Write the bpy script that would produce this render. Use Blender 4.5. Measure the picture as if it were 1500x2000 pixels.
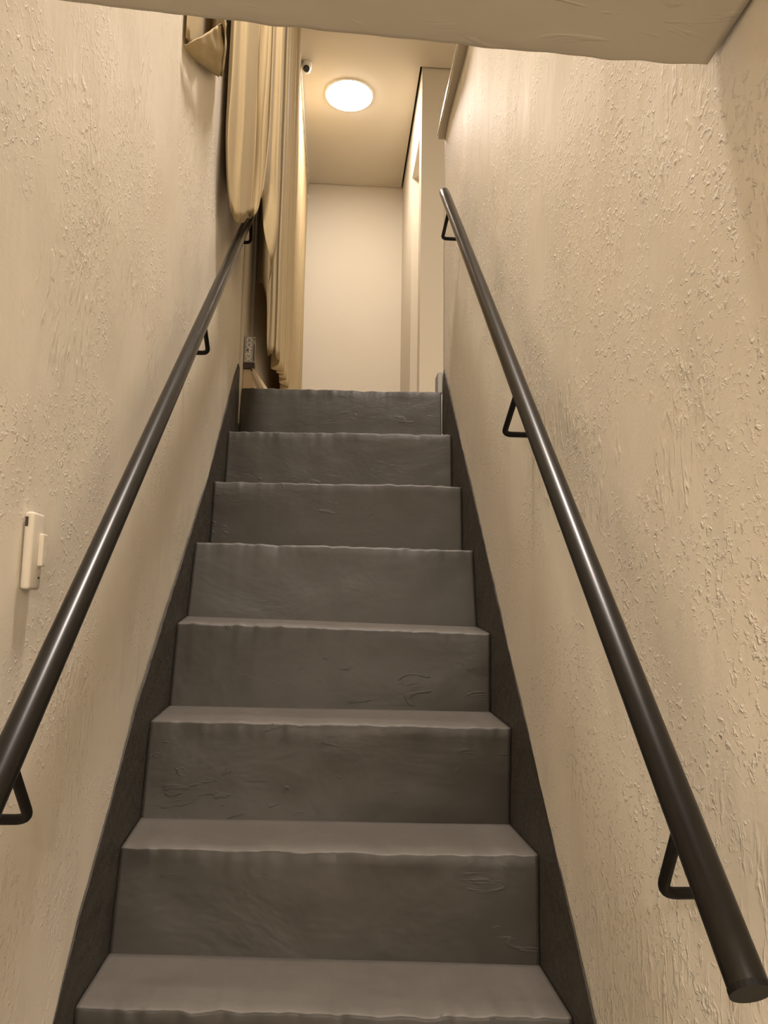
import bpy, bmesh, math, random
from mathutils import Vector, Matrix, noise
random.seed(7)
S = bpy.context.scene
for o in list(bpy.data.objects): bpy.data.objects.remove(o)
COL = S.collection
PI = math.pi

# ------------------------------------------------------------------ camera
YAW, PIT, ROL = 0.0633, 0.1309, 0.0157
cd = bpy.data.cameras.new('camera'); cam = bpy.data.objects.new('camera', cd); COL.objects.link(cam)
d = Vector((math.sin(YAW)*math.cos(PIT), math.cos(YAW)*math.cos(PIT), math.sin(PIT)))
r = Vector((math.cos(YAW), -math.sin(YAW), 0)); u = r.cross(d)
r2 = r*math.cos(ROL)+u*math.sin(ROL); u2 = -r*math.sin(ROL)+u*math.cos(ROL)
M = Matrix.Identity(4)
for i in range(3):
    M[i][0] = r2[i]; M[i][1] = u2[i]; M[i][2] = -d[i]
M.translation = Vector((0, -1.296, 0.638))
cam.matrix_world = M
cd.sensor_fit = 'HORIZONTAL'; cd.sensor_width = 36; cd.lens = 1491.15/1500*36; cd.clip_start = 0.02
S.camera = cam

# ------------------------------------------------------------------ world, lights, exposure
w = bpy.data.worlds.new('world'); S.world = w; w.use_nodes = True
w.node_tree.nodes['Background'].inputs[0].default_value = (1, .86, .68, 1)
w.node_tree.nodes['Background'].inputs[1].default_value = 0.02
LAMP_STRENGTH = 112.0
WARM = (1.0, .88, .79)
def area(name, loc, rot, size, power, colr=WARM):
    l = bpy.data.lights.new(name, 'AREA'); l.shape = 'DISK'; l.size = size; l.energy = power; l.color = colr
    o = bpy.data.objects.new(name, l); COL.objects.link(o); o.location = loc; o.rotation_euler = rot
area('upper_room_light', (.08, .05, 3.93), (0, 0, 0), .3, 94)      # second ceiling lamp of the upper room
area('lower_passage_fill', (0.12, -2.3, 1.22), (0, 0, 0), .25, 44.0)      # unseen fill added behind the viewer to brighten the lower walls
S.view_settings.view_transform = 'Standard'; S.view_settings.look = 'None'
S.view_settings.exposure = 0.0; S.view_settings.gamma = 1; S.view_settings.use_curve_mapping = False

# ------------------------------------------------------------------ materials
def mat(name, col, rough=.6, metal=0, spec=.5):
    m = bpy.data.materials.new(name); m.use_nodes = True
    b = m.node_tree.nodes['Principled BSDF']
    b.inputs['Base Color'].default_value = (*col, 1); b.inputs['Roughness'].default_value = rough
    b.inputs['Metallic'].default_value = metal; b.inputs['Specular IOR Level'].default_value = spec
    return m, m.node_tree, b
class NT:
    def __init__(s, nt): s.nt = nt
    def n(s, t, **k):
        x = s.nt.nodes.new(t)
        for a, v in k.items():
            if a in x.inputs: x.inputs[a].default_value = v
            else: setattr(x, a, v)
        return x
    def l(s, a, b): s.nt.links.new(a, b)
    def coord(s, scale=(1, 1, 1), rot=(0, 0, 0)):
        tc = s.n('ShaderNodeTexCoord'); mp = s.n('ShaderNodeMapping')
        mp.inputs['Scale'].default_value = scale; mp.inputs['Rotation'].default_value = rot
        s.l(tc.outputs['Object'], mp.inputs['Vector']); return mp.outputs[0]
    def noise(s, vec, scale, detail=3, rough=.5, dist=0):
        x = s.n('ShaderNodeTexNoise'); x.inputs['Scale'].default_value = scale; x.inputs['Detail'].default_value = detail
        x.inputs['Roughness'].default_value = rough; x.inputs['Distortion'].default_value = dist
        s.l(vec, x.inputs['Vector']); return x.outputs['Fac']
    def ramp(s, f, a, b):
        x = s.n('ShaderNodeMapRange'); x.interpolation_type = 'SMOOTHSTEP'
        x.inputs['From Min'].default_value = a; x.inputs['From Max'].default_value = b
        s.l(f, x.inputs['Value']); return x.outputs[0]
    def math(s, op, a, b):
        x = s.n('ShaderNodeMath'); x.operation = op
        for i, v in enumerate((a, b)):
            if isinstance(v, (int, float)): x.inputs[i].default_value = v
            else: s.l(v, x.inputs[i])
        return x.outputs[0]
    def bump(s, h, b, dist, strength=1.0, prev=None):
        x = s.n('ShaderNodeBump'); x.inputs['Distance'].default_value = dist; x.inputs['Strength'].default_value = strength
        s.l(h, x.inputs['Height'])
        if prev is not None: s.l(prev, x.inputs['Normal'])
        if b is not None: s.l(x.outputs[0], b.inputs['Normal'])
        return x.outputs[0]
    def mix(s, f, c1, c2, b):
        x = s.n('ShaderNodeMix'); x.data_type = 'RGBA'
        x.inputs[6].default_value = (*c1, 1); x.inputs[7].default_value = (*c2, 1)
        s.l(f, x.inputs[0]); s.l(x.outputs[2], b.inputs['Base Color'])

def rough_plaster(name, tilt, lo=.50, st_=.6):
    m, nt, b = mat(name, (.66, .60, .50), .55, spec=.4); q = NT(nt)
    c = q.coord(); cs = q.coord((1, 1.0, .28), (tilt, 0, 0))
    patch = q.ramp(q.noise(c, 4.5, 3, .55), lo, lo+.16)
    blobs = q.ramp(q.noise(c, 95, 3, .6, .6), .52, .74)
    blobs = q.math('MULTIPLY', blobs, patch)
    patch2 = q.ramp(q.noise(c, 2.7, 2, .5), .50, .62)
    smear = q.ramp(q.noise(cs, 60, 3, .55, 1.2), .50, .72)
    smear = q.math('MULTIPLY', smear, patch2)
    grain = q.noise(c, 160, 3, .6)
    big = q.noise(q.coord((1, 1, .35)), 6, 3, .5)
    h = q.math('ADD', q.math('MULTIPLY', blobs, 1.0), q.math('MULTIPLY', smear, .7))
    h = q.math('ADD', h, q.math('MULTIPLY', grain, .13))
    n1 = q.bump(q.math('MULTIPLY', big, 1.0), None, .03, .35)
    q.bump(h, b, .0032, st_, n1)
    q.mix(q.ramp(q.noise(c, 3.2, 4, .6), .35, .7), (.80, .735, .625), (.75, .70, .59), b)
    return m
M_LEFT = rough_plaster('rough_plaster_left', .35, .46, .65)
M_RIGHT = rough_plaster('rough_plaster_right', -.35, .40, .75)
def smooth_plaster(name, col, bs=.3):
    m, nt, b = mat(name, col, .7, spec=.3); q = NT(nt); c = q.coord()
    q.bump(q.noise(c, 9, 4, .6), b, .004, bs); return m
M_HALL = smooth_plaster('smooth_cream_paint', (.64, .585, .48))
M_CEIL = smooth_plaster('ceiling_paint', (.66, .605, .50), .15)
M_SOFF, nt, b = mat('soffit_paint', (.57, .525, .44), .6); q = NT(nt)
c = q.coord((.5, 1.6, 1)); h = q.math('ADD', q.noise(c, 5, 3, .5, .4), q.math('MULTIPLY', q.ramp(q.noise(c, 18, 3, .5, 1.2), .60, .70), .16))
q.bump(h, b, .012, .4)
# grey paint on the concrete of the flight
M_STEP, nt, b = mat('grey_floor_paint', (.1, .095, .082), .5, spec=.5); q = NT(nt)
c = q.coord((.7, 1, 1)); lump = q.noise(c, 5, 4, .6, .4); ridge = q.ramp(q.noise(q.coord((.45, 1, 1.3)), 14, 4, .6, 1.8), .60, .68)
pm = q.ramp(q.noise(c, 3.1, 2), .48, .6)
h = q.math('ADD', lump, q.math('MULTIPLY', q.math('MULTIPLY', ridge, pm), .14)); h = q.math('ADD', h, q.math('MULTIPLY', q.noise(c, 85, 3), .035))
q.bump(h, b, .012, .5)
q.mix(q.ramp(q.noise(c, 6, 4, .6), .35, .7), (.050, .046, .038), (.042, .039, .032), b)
M_TREAD, nt, b = mat('toplit_tread_paint', (.1, .095, .085), .55, spec=.4); q = NT(nt)  # treads coloured paler than the risers, standing in for light from above
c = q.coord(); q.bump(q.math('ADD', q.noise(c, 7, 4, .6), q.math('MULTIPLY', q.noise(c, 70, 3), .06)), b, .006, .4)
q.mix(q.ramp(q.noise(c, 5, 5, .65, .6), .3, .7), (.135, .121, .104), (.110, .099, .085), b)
M_BAND, nt, b = mat('grey_band_paint', (.060, .055, .045), .6, spec=.3); q = NT(nt)
c = q.coord(); h = q.math('ADD', q.noise(c, 11, 4, .6), q.math('MULTIPLY', q.ramp(q.noise(c, 70, 3, .6, .5), .55, .75), .22))
q.bump(h, b, .02, .5)
M_RAIL, nt, b = mat('black_satin_enamel', (.006, .005, .0038), .3, spec=.38); q = NT(nt); c = q.coord()
rg = q.n('ShaderNodeMapRange'); rg.inputs['To Min'].default_value = .27; rg.inputs['To Max'].default_value = .34
q.l(q.noise(c, 14, 4), rg.inputs['Value']); q.l(rg.outputs[0], b.inputs['Roughness'])
q.bump(q.noise(c, 25, 2), b, .0004, .2)
M_BLACK, nt, b = mat('black_bracket_enamel', (.006, .005, .004), .5, spec=.25); q = NT(nt); q.bump(q.noise(q.coord(), 60), b, .001, .2)
def cloth(name, col):
    m, nt, b = mat(name, col, .8, spec=.15); q = NT(nt)
    b.inputs['Sheen Weight'].default_value = .06; b.inputs['Sheen Roughness'].default_value = .4
    q.bump(q.noise(q.coord((1, 1, .12)), 30, 4, .6, .4), b, .006, .3)
    tr = q.n('ShaderNodeBsdfTranslucent'); tr.inputs[0].default_value = (*col, 1)
    mx = q.n('ShaderNodeMixShader'); mx.inputs[0].default_value = .25
    out = nt.nodes['Material Output']
    q.l(b.outputs[0], mx.inputs[1]); q.l(tr.outputs[0], mx.inputs[2]); q.l(mx.outputs[0], out.inputs[0])
    return m
M_CLOTH = cloth('beige_curtain_cloth', (.54, .43, .25))
def simple(name, col, rough=.5, metal=0, spec=.5, bs=.1, sc=30):
    m, nt, b = mat(name, col, rough, metal, spec); q = NT(nt); q.bump(q.noise(q.coord(), sc), b, .002, bs); return m
M_WHITE = simple('white_plastic', (.78, .76, .70), .35)
M_GLASSBLK = simple('black_lens', (.01, .008, .01), .1)
M_PAINTED = simple('overpainted_plastic', (.70, .645, .545), .55, bs=.5, sc=60)
M_DARK = simple('dark_gap', (.03, .025, .02), .8)
M_METAL = simple('polished_edge', (.85, .82, .76), .16, .7)
M_CAP = simple('coping_stone', (.50, .44, .34), .3)
M_WOOD, nt, b = mat('pale_wood', (.60, .46, .30), .55); q = NT(nt)
q.mix(q.noise(q.coord((20, 20, 2)), 8, 4), (.66, .52, .35), (.5, .38, .24), b)
M_CARD = simple('grey_printed_card', (.36, .35, .32), .6)
M_PRINT = simple('white_print', (.82, .8, .78), .6)
M_INK = simple('dark_ink', (.05, .03, .03), .6)
M_DOOR = simple('door_paint', (.78, .73, .62), .4)
M_FLOOR = simple('floor_tile', (.66, .59, .48), .35)
M_LAMP = bpy.data.materials.new('lamp_diffuser'); M_LAMP.use_nodes = True
nt = M_LAMP.node_tree; nt.nodes.clear(); e = nt.nodes.new('ShaderNodeEmission'); oo = nt.nodes.new('ShaderNodeOutputMaterial')
e.inputs[0].default_value = (*WARM, 1); e.inputs[1].default_value = LAMP_STRENGTH; nt.links.new(e.outputs[0], oo.inputs[0])

# ------------------------------------------------------------------ helpers
def link(name, bm, m, parent=None, smooth=False):
    me = bpy.data.meshes.new(name); bmesh.ops.recalc_face_normals(bm, faces=bm.faces[:]); bm.to_mesh(me); bm.free()
    if smooth:
        for p in me.polygons: p.use_smooth = True
    o = bpy.data.objects.new(name, me); COL.objects.link(o); me.materials.append(m)
    if parent is not None: o.parent = parent
    return o
def local(parent, p): return Vector(p)-parent.location if parent is not None else Vector(p)
def root(name, loc, label, cat, group=None):
    o = bpy.data.objects.new(name, None); COL.objects.link(o); o.location = loc; o.empty_display_size = .05
    o['label'] = label; o['category'] = cat
    if group: o['group'] = group
    return o
def struct(o, label=None):
    o['kind'] = 'structure'
    if label: o['label'] = label; 
    return o
def box(bm, lo, hi, bev=0.0, seg=2):
    lo = Vector(lo); hi = Vector(hi); c = (lo+hi)/2; s = hi-lo
    g = bmesh.ops.create_cube(bm, size=1.0, matrix=Matrix.Translation(c) @ Matrix.Diagonal((s.x, s.y, s.z, 1)))
    if bev > 0:
        ed = list({e for v in g['verts'] for e in v.link_edges})
        bmesh.ops.bevel(bm, geom=ed, offset=bev, segments=seg, affect='EDGES', profile=.5)
    return bm
def shift(bm, parent):
    if parent is not None: bmesh.ops.translate(bm, verts=bm.verts[:], vec=-parent.location)
    return bm
def pbox(name, lo, hi, m, parent=None, bev=0.0):
    return link(name, shift(box(bmesh.new(), lo, hi, bev), parent), m, parent)
def tube(bm, pts, rad, n=16, cap=True):
    pts = [Vector(p) for p in pts]; rings = []
    up = None
    for i, p in enumerate(pts):
        t = (pts[min(i+1, len(pts)-1)]-pts[max(i-1, 0)]).normalized()
        if up is None:
            a = Vector((0, 0, 1)) if abs(t.z) < .9 else Vector((1, 0, 0)); x = t.cross(a).normalized()
        else: x = (up-t*up.dot(t)).normalized()
        up = x; y = t.cross(x)
        rr = rad(i) if callable(rad) else rad
        rings.append([bm.verts.new(p+(x*math.cos(2*PI*k/n)+y*math.sin(2*PI*k/n))*rr) for k in range(n)])
    for a, b_ in zip(rings, rings[1:]):
        for k in range(n): bm.faces.new((a[k], a[(k+1) % n], b_[(k+1) % n], b_[k]))
    if cap: bm.faces.new(rings[0][::-1]); bm.faces.new(rings[-1])
def fillet(a, b_, c_, rr, n=6):
    a, b_, c_ = map(Vector, (a, b_, c_)); u1 = (a-b_).normalized(); u3 = (c_-b_).normalized()
    p0 = b_+u1*rr; p2 = b_+u3*rr
    return [p0*(1-t)**2+b_*2*t*(1-t)+p2*t*t for t in [k/n for k in range(n+1)]]
def grid(bm, P, close=False):
    V = [[bm.verts.new(p) for p in row] for row in P]
    for i in range(len(V)-1):
        for j in range(len(V[0])-1): bm.faces.new((V[i][j], V[i+1][j], V[i+1][j+1], V[i][j+1]))
    return V
def wall_slab(name, x, nx, y0, y1, z0, z1, th, m, amp, step=.03):
    """a wall slab whose room face (at x, facing nx) is gently uneven"""
    bm = bmesh.new(); ny = max(2, int((y1-y0)/step)); nz = max(2, int((z1-z0)/step)); P = []
    for i in range(ny+1):
        y = y0+(y1-y0)*i/ny; row = []
        for j in range(nz+1):
            z = z0+(z1-z0)*j/nz
            k = noise.noise((y*2.1, z*1.3, x*9))*amp+noise.noise((y*6, z*5, x*4+3))*amp*.4
            row.append(Vector((x+nx*(k-amp*.2), y, z)))
        P.append(row)
    V = grid(bm, P); xb = x-nx*th
    b0, b1, b2, b3 = (bm.verts.new((xb, y, z)) for y, z in ((y0, z0), (y1, z0), (y1, z1), (y0, z1)))
    bm.faces.new((b0, b1, b2, b3))
    bm.faces.new([v for v in [V[i][0] for i in range(ny+1)]]+[b1, b0])
    bm.faces.new([v for v in [V[i][nz] for i in range(ny+1)]]+[b2, b3])
    bm.faces.new([v for v in V[0]]+[b3, b0])
    bm.faces.new([v for v in V[ny]]+[b2, b1])
    o = link(name, bm, m, smooth=False)
    for p in o.data.polygons: p.use_smooth = len(p.vertices) == 4 and p.area < step*step*2
    return struct(o)

FL = 1.462            # upper floor level
CZ = 3.962            # upper ceiling level
# ------------------------------------------------------------------ setting
wall_slab('wall_left', -.39, 1, -3.0, 1.62, -.78, 4.05, .15, M_LEFT, .006)
wall_slab('wall_right', .39, -1, -3.0, 1.468, -.78, 2.486, .12, M_RIGHT, .006)
wall_slab('wall_left_hall', -.388, 1, 1.62, 4.33, FL-.1, 4.05, .15, M_HALL, .001, .2)
struct(pbox('wall_far', (-.55, 4.33, FL-.1), (.62, 4.45, 4.05), M_HALL))
# right-hand hall wall with a recessed door
bm = bmesh.new()
box(bm, (.465, 2.985, FL-.1), (.62, 3.11, 4.05)); box(bm, (.465, 3.56, FL-.1), (.62, 4.33, 4.05))
box(bm, (.465, 3.11, 3.585), (.62, 3.56, 4.05))
struct(link('wall_hall_right', bm, M_HALL))
struct(pbox('wall_facing', (.62, 2.985, FL-.1), (2.6, 3.1, 4.05), M_HALL))
struct(pbox('wall_upper_right', (2.6, -1.7, FL-.1), (2.7, 3.1, 4.05), M_HALL))
struct(pbox('wall_upper_near', (-.39, -1.7, FL), (2.6, -1.58, 4.05), M_HALL))
struct(pbox('wall_passage', (-.54, -3.12, -.78), (.51, -3.0, 1.462), M_LEFT))
dr = pbox('door_1', (.535, 3.11, FL), (.57, 3.56, 3.585), M_DOOR); struct(dr)
bm = bmesh.new(); tube(bm, [(.535, 3.17, 2.45), (.505, 3.17, 2.45), (.50, 3.18, 2.45), (.50, 3.27, 2.45)], .008, 10); link('door_handle', bm, M_METAL, dr, True)
# ceiling: boards stop short of the walls, leaving a recessed shadow gap
g = .014; bm = bmesh.new()
box(bm, (-.385, -1.57, CZ), (.465-g, 4.33-.007, CZ+.018))
box(bm, (.465-g, -1.57, CZ), (2.59, 2.985-g, CZ+.018))
struct(link('ceiling', bm, M_CEIL))
struct(pbox('ceiling_cavity', (-.385, -1.57, CZ+.06), (2.59, 4.4, CZ+.085), M_DARK))
# slab over the passage: its underside is the low ceiling at the top of the picture
bm = bmesh.new(); NX = 90; P = []
for i in range(NX+1):
    t = i/NX; x = .388-.776*t
    ye = -.56+.06*t+noise.noise((x*9, 1, 2))*.004+noise.noise((x*30, 5, 2))*.0025
    z = 1.234+.085*t+noise.noise((x*7, 3, 2))*.002; rr = .005+.012*t*(1-t)*2+.006*t; z -= rr*.6+.002+.004*math.sin(PI*t)
    row = [(x, -2.99, FL), (x, ye, FL), (x, ye, z+rr)]
    for k in range(1, 6):
        a = k/5*PI/2; row.append((x, ye-rr*(1-math.cos(a)), z+rr*(1-math.sin(a))))
    n = 30
    for k in range(1, n+1):
        y = ye-rr-(2.99+ye-rr)*(k/n)**1.5
        row.append((x, y, z+.02*min(1, (ye-y)*1.2)+noise.noise((x*4, y*4, 0))*.003*min(1, (ye-y)*6)))
    P.append([Vector(p) for p in row])
V = grid(bm, P); 
for rw in (V[0], V[-1]): bm.faces.new(rw)
for i in range(NX): bm.faces.new((V[i][0], V[i+1][0], V[i+1][-1], V[i][-1]))
o = link('ceiling_low', bm, M_SOFF)
for p in o.data.polygons: p.use_smooth = len(p.vertices) == 4 and p.area < .01
struct(o)
struct(pbox('floor', (-.39, -3.0, -.86), (.39, -.6, -.78), M_STEP))
bm = bmesh.new(); box(bm, (-.385, 1.76, FL-.1), (.465, 4.33, FL)); box(bm, (.465, 1.76, FL-.1), (2.6, 2.985, FL))
box(bm, (.51, -1.58, FL-.1), (2.6, 1.76, FL))
struct(link('floor_upper', bm, M_FLOOR))
struct(pbox('baseboard_right', (.372, 1.478, 1.46), (.39, 1.56, 1.545), M_CARD, None, .004))

# coping on the low wall, with its bright metal edge
cp = root('wall_coping', (.44, .4, 2.486), 'narrow stone coping with a bright polished edge along the top of the right wall', 'coping')
pbox('coping_slab', (.366, -1.5, 2.488), (.53, 1.475, 2.500), M_CAP, cp, .002)
pbox('metal_edge', (.362, -1.5, 2.500), (.375, 1.475, 2.516), M_METAL, cp, .003)

# ------------------------------------------------------------------ the flight
NOS = [((.004, .023), (-.042, .018)), ((.221, .197), (.147, .201)), ((.402, .401), (.362, .397)), ((.638, .606), (.577, .591)),
       ((.831, .823), (.81, .814)), ((1.102, 1.039), (1.008, 1.027)), ((1.36, 1.262), (1.217, 1.241)), ((1.679, 1.515), (1.471, 1.462))]
BAS = [((-.01, -.18), (-.05, -.18)), ((.177, .029), (.148, .014)), ((.359, .214), (.382, .195)), ((.586, .411), (.58, .404)),
       ((.75, .621), (.75, .604)), ((1.06, .823), (.99, .814)), ((1.315, 1.039), (1.20, 1.027)), ((1.62, 1.262), (1.45, 1.241)), ((1.76, 1.515), (1.76, 1.462))]
low = [(-.2, -.18), (-.4, -.38), (-.6, -.58)]
st = root('staircase', (0, 0, -.78), 'grey painted concrete flight of steps climbing between the two plaster walls', 'stairs')
def lerp(a, b_, t): return a+(b_-a)*t
def make_step(L, R, BL, BR, NL, NR, seed, hid=False):
    """L,R nosing (y,z); BL,BR foot of the riser; NL,NR foot of the next riser"""
    bm = bmesh.new(); nx = 10 if hid else 120; P = []
    for i in range(nx+1):
        t = i/nx; x = -.384+.768*t
        ny, nz = lerp(L[0], R[0], t), lerp(L[1], R[1], t); by, bz = lerp(BL[0], BR[0], t), lerp(BL[1], BR[1], t)
        ky, kz = lerp(NL[0], NR[0], t), lerp(NL[1], NR[1], t)
        jy = noise.noise((x*5, seed, 1))*.005+noise.noise((x*22, seed, 4))*.004+noise.noise((x*60, seed, 14))*.002
        jz = noise.noise((x*4, seed, 7))*.003+noise.noise((x*28, seed, 9))*.003+noise.noise((x*66, seed, 19))*.0016
        nz += jz; row = []
        for k in range(13):
            s = k/12
            y = lerp(by, ny, s)+jy*s**14; z = lerp(bz-.03, nz-.006, s)
            y += noise.noise((x*3.2, z*6, seed))*.006*math.sin(PI*s)+(noise.noise((x*11, z*14, seed+5))*.003)*math.sin(PI*s)
            row.append((x, y, z))
        ny += jy; row.append((x, ny+.002, nz-.002)); row.append((x, ny+.006, nz))
        for k in range(1, 9):
            s = k/8; row.append((x, lerp(ny+.006, ky+.012, s), lerp(nz, kz, s)+noise.noise((x*3, s*2, seed+9))*.002*math.sin(PI*s)))
        row.append((x, ky+.012, bz-.03))
        P.append([Vector(p)-st.location for p in row])
    V = grid(bm, P)
    for rw in (V[0], V[-1]): bm.faces.new(rw)
    for i in range(nx): bm.faces.new((V[i][0], V[i+1][0], V[i+1][-1], V[i][-1]))
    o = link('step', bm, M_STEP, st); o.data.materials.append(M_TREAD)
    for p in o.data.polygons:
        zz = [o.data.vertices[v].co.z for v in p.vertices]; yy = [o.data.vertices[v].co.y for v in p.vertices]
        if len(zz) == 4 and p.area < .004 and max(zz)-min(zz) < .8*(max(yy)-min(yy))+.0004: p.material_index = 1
    for p in o.data.polygons: p.use_smooth = len(p.vertices) == 4 and p.area < .004
    return o
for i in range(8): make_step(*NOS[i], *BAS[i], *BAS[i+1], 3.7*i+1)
for i, (y, z) in enumerate(low):
    nb = BAS[0] if i == 0 else ((low[i-1][0], z), (low[i-1][0], z))
    if i == 0: nb = ((-.01, z), (-.05, z))
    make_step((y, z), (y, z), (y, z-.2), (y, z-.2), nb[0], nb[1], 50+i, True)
TL = [(-.9, -.75), (-.5, -.35), (-.087, .046), (.002, .150), (.108, .251), (.285, .435), (.655, .740), (.968, 1.0), (1.3, 1.318), (1.575, 1.58), (1.612, 1.575)]
TR = [(-.9, -.71), (-.5, -.31), (-.138, .058), (-.012, .180), (.135, .323), (.373, .539), (.735, .884), (1.1, 1.228), (1.434, 1.542), (1.462, 1.52)]
def band(T, x, nx, endz):
    bm = bmesh.new(); pts = []
    for (a, b_) in zip(T, T[1:]):
        n = max(1, int(math.dist(a, b_)/.012))
        for k in range(n):
            t = k/n; pts.append((lerp(a[0], b_[0], t), lerp(a[1], b_[1], t)))
    pts.append(T[-1]); P = []
    for k, (y, z) in enumerate(pts):
        z += noise.noise((y*30, x, 0))*.004+noise.noise((y*90, x, 3))*.002
        lowz = z-.42 if k < len(pts)-3 else endz
        lowz = max(lowz, -.78)
        P.append([Vector(p)-st.location for p in ((x, y, z), (x+nx*.003, y, z-.002), (x+nx*.0045, y, lerp(z, lowz, .5)), (x+nx*.0045, y, lowz), (x, y, lowz))])
    V = grid(bm, P); bm.faces.new(V[0]); bm.faces.new(V[-1])
    for i in range(len(V)-1): bm.faces.new((V[i][0], V[i+1][0], V[i+1][-1], V[i][-1]))
    return link('side_band', bm, M_BAND, st)
band(TL, -.3905, 1, 1.3); band(TR, .3905, -1, 1.3)

# ------------------------------------------------------------------ handrails
def rail(name, A, B, brs, x_wall, label, rad):
    A = Vector(A); B = Vector(B); rt = root(name, tuple(B), label, 'handrail', 'black handrails on the stair walls')
    bm = bmesh.new(); n = 24; dd = (A-B).normalized()
    pts = [B+dd*(.0), B+dd*.0015, B+dd*.003]+[B+dd*((A-B).length*k/30) for k in range(1, 30)]+[A-dd*.003, A-dd*.0015, A]
    L = len(pts)
    tube(bm, pts, lambda i: rad-.0022 if i in (0, L-1) else (rad-.0006 if i in (1, L-2) else rad), n)
    link('rail_tube', shift(bm, rt), M_RAIL, rt, True).data
    for o_ in rt.children:
        for p in o_.data.polygons: p.use_smooth = len(p.vertices) == 4
    bm = bmesh.new(); tube(bm, [B-dd*.0012, B+dd*.004], rad+.0006, n)          # welded lower end plate
    link('end_cap', shift(bm, rt), M_BLACK, rt)
    for E, F in brs:
        E = Vector(E); F = Vector(F); W_ = Vector((x_wall, E.y, E.z)); bm = bmesh.new()
        tube(bm, [F, F+(E-F)*.5]+fillet(F, E, W_, .016)+[W_], .0058, 12)
        o_ = link('bracket', shift(bm, rt), M_BLACK, rt, True)
    return rt
rail('handrail', (.33, 1.036, 2.008), (.33, -.680, .350),
     [((.33, 1.078, 1.870), (.33, .914, 1.890)), ((.33, .174, .994), (.33, .047, 1.053)), ((.33, -.518, .367), (.33, -.571, .456))],
     .3925, 'black tubular handrail on the right wall, both ends free, on three bent rod brackets', .0162)
rail('handrail', (-.33, 1.344, 2.082), (-.33, -.78, .204),
     [((-.33, 1.337, 1.954), (-.33, 1.303, 2.045)), ((-.33, .581, 1.278), (-.33, .497, 1.333)), ((-.33, -.391, .405), (-.33, -.461, .486))],
     -.3925, 'black tubular handrail on the left wall, its upper end hidden under the beige curtain', .0162)

# ------------------------------------------------------------------ curtain
BAG = [(-.382, 1.25, 2.086), (-.38, 1.102, 2.01), (-.366, .934, 1.956), (-.35, .855, 1.873), (-.342, .862, 1.835), (-.338, .915, 1.836), (-.328, .932, 1.825), (-.315, .951, 1.831), (-.308, 1.017, 1.866), (-.305, 1.096, 1.914), (-.295, 1.097, 1.917), (-.28, 1.085, 1.916), (-.268, 1.083, 1.932), (-.258, 1.084, 1.954), (-.25, 1.072, 1.973),
       (-.262, 1.24, 1.98), (-.25, 1.264, 1.90), (-.235, 1.279, 1.83), (-.25, 1.45, 1.85), (-.27, 1.56, 1.85)]
MID = [(-.380, 1.99, 2.13), (-.374, 2.0, 2.09), (-.358, 1.93, 2.06), (-.33, 1.80, 2.0), (-.305, 1.763, 1.887), (-.30, 1.777, 1.698), (-.285, 1.753, 1.686), (-.27, 1.751, 1.682), (-.255, 1.723, 1.655), (-.25, 1.818, 1.679), (-.262, 1.885, 1.683)]
y = 1.93; k = 0
while y < 2.72:
    MID.append((-.276+.019*(1 if k % 2 else -1)+.004*math.sin(k*2.3), y, 1.67+.09*math.sin((y-1.9)*3.2))); y += .058+.012*math.sin(k*1.9); k += 1
y = 2.76; k = 0
while y < 4.30:
    MID.append((-.303+.022*math.sin(k*PI/2)+.004*math.sin(k*1.7), y, 1.50)); y += .026+.008*math.sin(k*.9); k += 1
def crom(P, n):
    out = []
    for i in range(len(P)-1):
        p0, p1, p2, p3 = (Vector(P[max(i-1, 0)]), Vector(P[i]), Vector(P[i+1]), Vector(P[min(i+2, len(P)-1)]))
        for k in range(n):
            t = k/n; out.append(.5*((2*p1)+(p2-p0)*t+(2*p0-5*p1+4*p2-p3)*t*t+(3*p1-p0-3*p2+p3)*t**3))
    out.append(Vector(P[-1])); return out
cur = root('curtain', (-.30, 2.3, CZ), 'long beige curtain bunched against the left wall, lower corner draped over the handrail', 'curtain')
def sheet(cols, name, pinch=None, wob=.004, seed=0, nz=46, top=3.94):
    C = crom(cols, 5); bm = bmesh.new(); P = []
    for i, c_ in enumerate(C):
        row = []
        for j in range(nz+1):
            t = j/nz; s = t**.8; z = lerp(top, c_.z, s); x, y_ = c_.x, c_.y
            a = noise.noise((i*.12, z*1.3, seed)); b_ = noise.noise((i*.16, z*2.6, seed+4))
            amp = wob*(1+2.2*max(0, t-.7)/.3 if pinch else 1)
            x += a*amp+b_*amp*.5; y_ += b_*amp*2
            if pinch and t > .86:
                q_ = ((t-.86)/.14)**2
                x = lerp(x, pinch[0], q_*pinch[2]); y_ = lerp(y_, pinch[1], q_*pinch[2])
            row.append(Vector((max(x, -.383), y_, z))-cur.location)
        P.append(row)
    grid(bm, P); o = link(name, bm, M_CLOTH, cur, True)
    md = o.modifiers.new('thickness', 'SOLIDIFY'); md.thickness = .0018; md.offset = 0
    return o
sheet(BAG, 'draped_panel', (-.31, 1.03, .22), .004, 1)
sheet(MID, 'hanging_panel', None, .004, 11)
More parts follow.
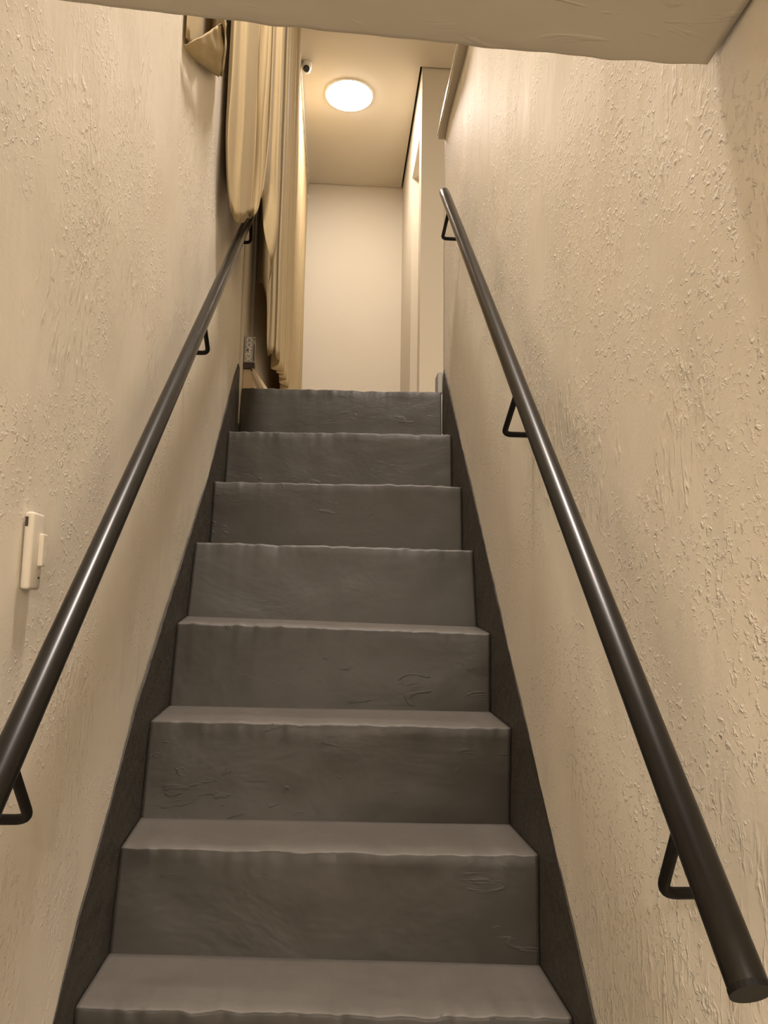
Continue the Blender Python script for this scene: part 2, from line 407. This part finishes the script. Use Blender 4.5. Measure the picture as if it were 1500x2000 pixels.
# near edge of the cloth with its turned-up corner
INN = [(-.383, .385, 1.985), (-.379, .40, 1.99), (-.383, .43, 1.99), (-.374, .50, 2.03), (-.383, .58, 2.09), (-.378, .66, 2.13)]
sheet(INN, 'inner_lining', None, .002, 21)
FB = [(-.375, .374, 1.958), (-.372, .414, 1.968), (-.368, .481, 2.001), (-.364, .597, 2.068), (-.362, .693, 2.125), (-.360, .748, 2.159)]
FT = [(-.375, .373, 1.961), (-.362, .393, 1.989), (-.352, .436, 2.036), (-.345, .493, 2.098), (-.338, .528, 2.14), (-.332, .613, 2.219)]
B2 = crom(FB, 6); T2 = crom(FT, 6); bm = bmesh.new(); P = []
for i, (a, b_) in enumerate(zip(B2, T2)):
    row = []
    for j in range(17):
        t = j/16; p = a.lerp(b_, t); wv = i/(len(B2)-1)
        p.x += math.sin(PI*t)*.007*wv+noise.noise((i*.25, t*3, 5))*.007*wv
        if t < .12: p.x -= .008*(1-t/.12)
        row.append(p-cur.location)
    P.append(row)
grid(bm, P); o = link('folded_corner', bm, M_CLOTH, cur, True)
md = o.modifiers.new('thickness', 'SOLIDIFY'); md.thickness = .002; md.offset = 0
NEAR = [(-.338, .528, 2.14), (-.330, .565, 2.175), (-.332, .613, 2.17), (-.345, .68, 2.15), (-.355, .745, 2.16), (-.372, .80, 2.2)]
sheet(NEAR, 'near_fold', None, .003, 31)
bm = bmesh.new(); box(bm, (-.345, .25, 3.938), (-.275, 4.31, 3.962), .004)
link('curtain_track', shift(bm, cur), M_WHITE, cur)

# ------------------------------------------------------------------ upper hall fittings
lp = root('ceiling_lamp', (.021, 3.267, CZ), 'round flush ceiling lamp glowing white in the upper hall', 'lamp')
bm = bmesh.new(); tube(bm, [(0, 0, 0), (0, 0, -.006), (0, 0, -.010)], lambda i: (.158, .158, .150)[i], 64); link('rim', bm, M_WHITE, lp)
bm = bmesh.new(); tube(bm, [(0, 0, -.0102), (0, 0, -.012), (0, 0, -.015), (0, 0, -.017)], lambda i: (.149, .146, .134, .105)[i], 64); link('diffuser', bm, M_LAMP, lp)

sc = root('security_camera', (-.243, 3.0, CZ), 'small white dome security camera on the hall ceiling beside the curtain', 'camera')
bm = bmesh.new(); tube(bm, [(0, 0, 0), (0, 0, -.012), (0, -.006, -.034), (0, -.012, -.05)], lambda i: (.0315, .031, .029, .025)[i], 32); link('base', bm, M_WHITE, sc, True)
ax = Vector((.05, -.72, -.45)).normalized(); cc = Vector((-.002, -.016, -.052))
bm = bmesh.new(); bmesh.ops.create_uvsphere(bm, u_segments=28, v_segments=16, radius=.028, matrix=Matrix.Translation(cc)); link('ball_housing', bm, M_WHITE, sc, True)
bm = bmesh.new(); tube(bm, [cc+ax*.018, cc+ax*.028, cc+ax*.0305], lambda i: (.0195, .0195, .016)[i], 24); link('lens', bm, M_GLASSBLK, sc, True)

hk = root('wall_hook', (-.283, 4.33, 3.85), 'tiny pale hook plate high on the far wall beside the curtain', 'hook')
bm = bmesh.new(); box(bm, (-.012, -.008, -.02), (.012, 0, .02), .003); link('plate', bm, M_WHITE, hk)
bm = bmesh.new(); tube(bm, [(0, -.008, -.006), (0, -.022, -.012), (0, -.026, -.004)], .0035, 8); link('peg', bm, M_WHITE, hk, True)

# printed carton on the slats just beyond the top step, left wall
ct = root('small_carton', (-.3635, 1.715, 1.616), 'small grey printed carton with sideways white lettering standing on slats at the left wall', 'box')
bm = bmesh.new(); box(bm, (-.0215, -.012, .012), (.0215, .018, .120), .0015); link('carton_body', bm, M_CARD, ct)
pb = pbox('dark_foot', (-.385, 1.702, 1.602), (-.342, 1.734, 1.6275), M_INK, ct, .001)
fc = bpy.data.curves.new('lettering', 'FONT'); fc.body = 'COMEX'; fc.size = .034; fc.extrude = .0005; fc.align_x = 'CENTER'; fc.align_y = 'CENTER'; fc.offset = .0006
fo = bpy.data.objects.new('tmp_text', fc); COL.objects.link(fo); bpy.context.view_layer.update()
me = bpy.data.meshes.new_from_object(fo.evaluated_get(bpy.context.evaluated_depsgraph_get())); bpy.data.objects.remove(fo)
me.transform(Matrix.Diagonal((.83, .9, 1, 1))); me.transform(Matrix.Rotation(-PI/2, 4, 'Z')); me.transform(Matrix.Rotation(PI/2, 4, 'X'))
me.transform(Matrix.Translation((-.004, -.0128, .067)))
lo = bpy.data.objects.new('lettering', me); COL.objects.link(lo); lo.parent = ct; me.materials.clear(); me.materials.append(M_PRINT)
bm = bmesh.new(); box(bm, (.0155, -.0128, .018), (.0195, -.0119, .088)); box(bm, (.0155, -.0128, .106), (.020, -.0119, .113)); link('dark_stripe', bm, M_INK, ct)

def slat(x0t, x0b, wdt, label, y):
    bm = bmesh.new(); vs = []
    for yy in (y, y+.014):
        for (x, z) in ((x0t, 1.6015), (x0t+wdt*.55, 1.6015), (x0b+wdt, 1.5165), (x0b, 1.5165)): vs.append(bm.verts.new((x, yy, z)))
    a, b_, c_, d_, e_, f_, g_, h_ = vs
    for f in ((a, b_, c_, d_), (e_, f_, g_, h_), (a, b_, f_, e_), (b_, c_, g_, f_), (c_, d_, h_, g_), (d_, a, e_, h_)): bm.faces.new(f)
    o = link('wooden_slat', bm, M_WOOD); o['label'] = label; o['category'] = 'slat'; o['group'] = 'pale slats leaning at the left wall above the top step'
slat(-.386, -.387, .052, 'wide pale wooden slat under the small carton, nearest the left wall', 1.712)
slat(-.352, -.298, .016, 'narrow pale wooden slat leaning right from under the small carton', 1.700)
slat(-.366, -.327, .018, 'middle pale wooden slat between wide slat and narrow leaning slat', 1.728)

# light switch, painted over with the wall
sw = root('light_switch', (-.39, -.283, .66), 'slim surface light switch painted over in wall colour on the left wall', 'switch')
bm = bmesh.new(); box(bm, (-.002, -.030, .0), (.010, .008, .098), .004, 3); link('housing', bm, M_PAINTED, sw, True)
bm = bmesh.new(); box(bm, (.008, -.008, .030), (.0155, .007, .072), .002, 2); link('rocker', bm, M_PAINTED, sw)
bm = bmesh.new(); box(bm, (.009, -.004, .014), (.0104, .002, .0165), .0005); link('terminal_slot', bm, M_INK, sw)
bm = bmesh.new(); box(bm, (.0002, -.0322, .079), (.0035, -.0300, .091), .0005); link('fixing_slot', bm, M_INK, sw)
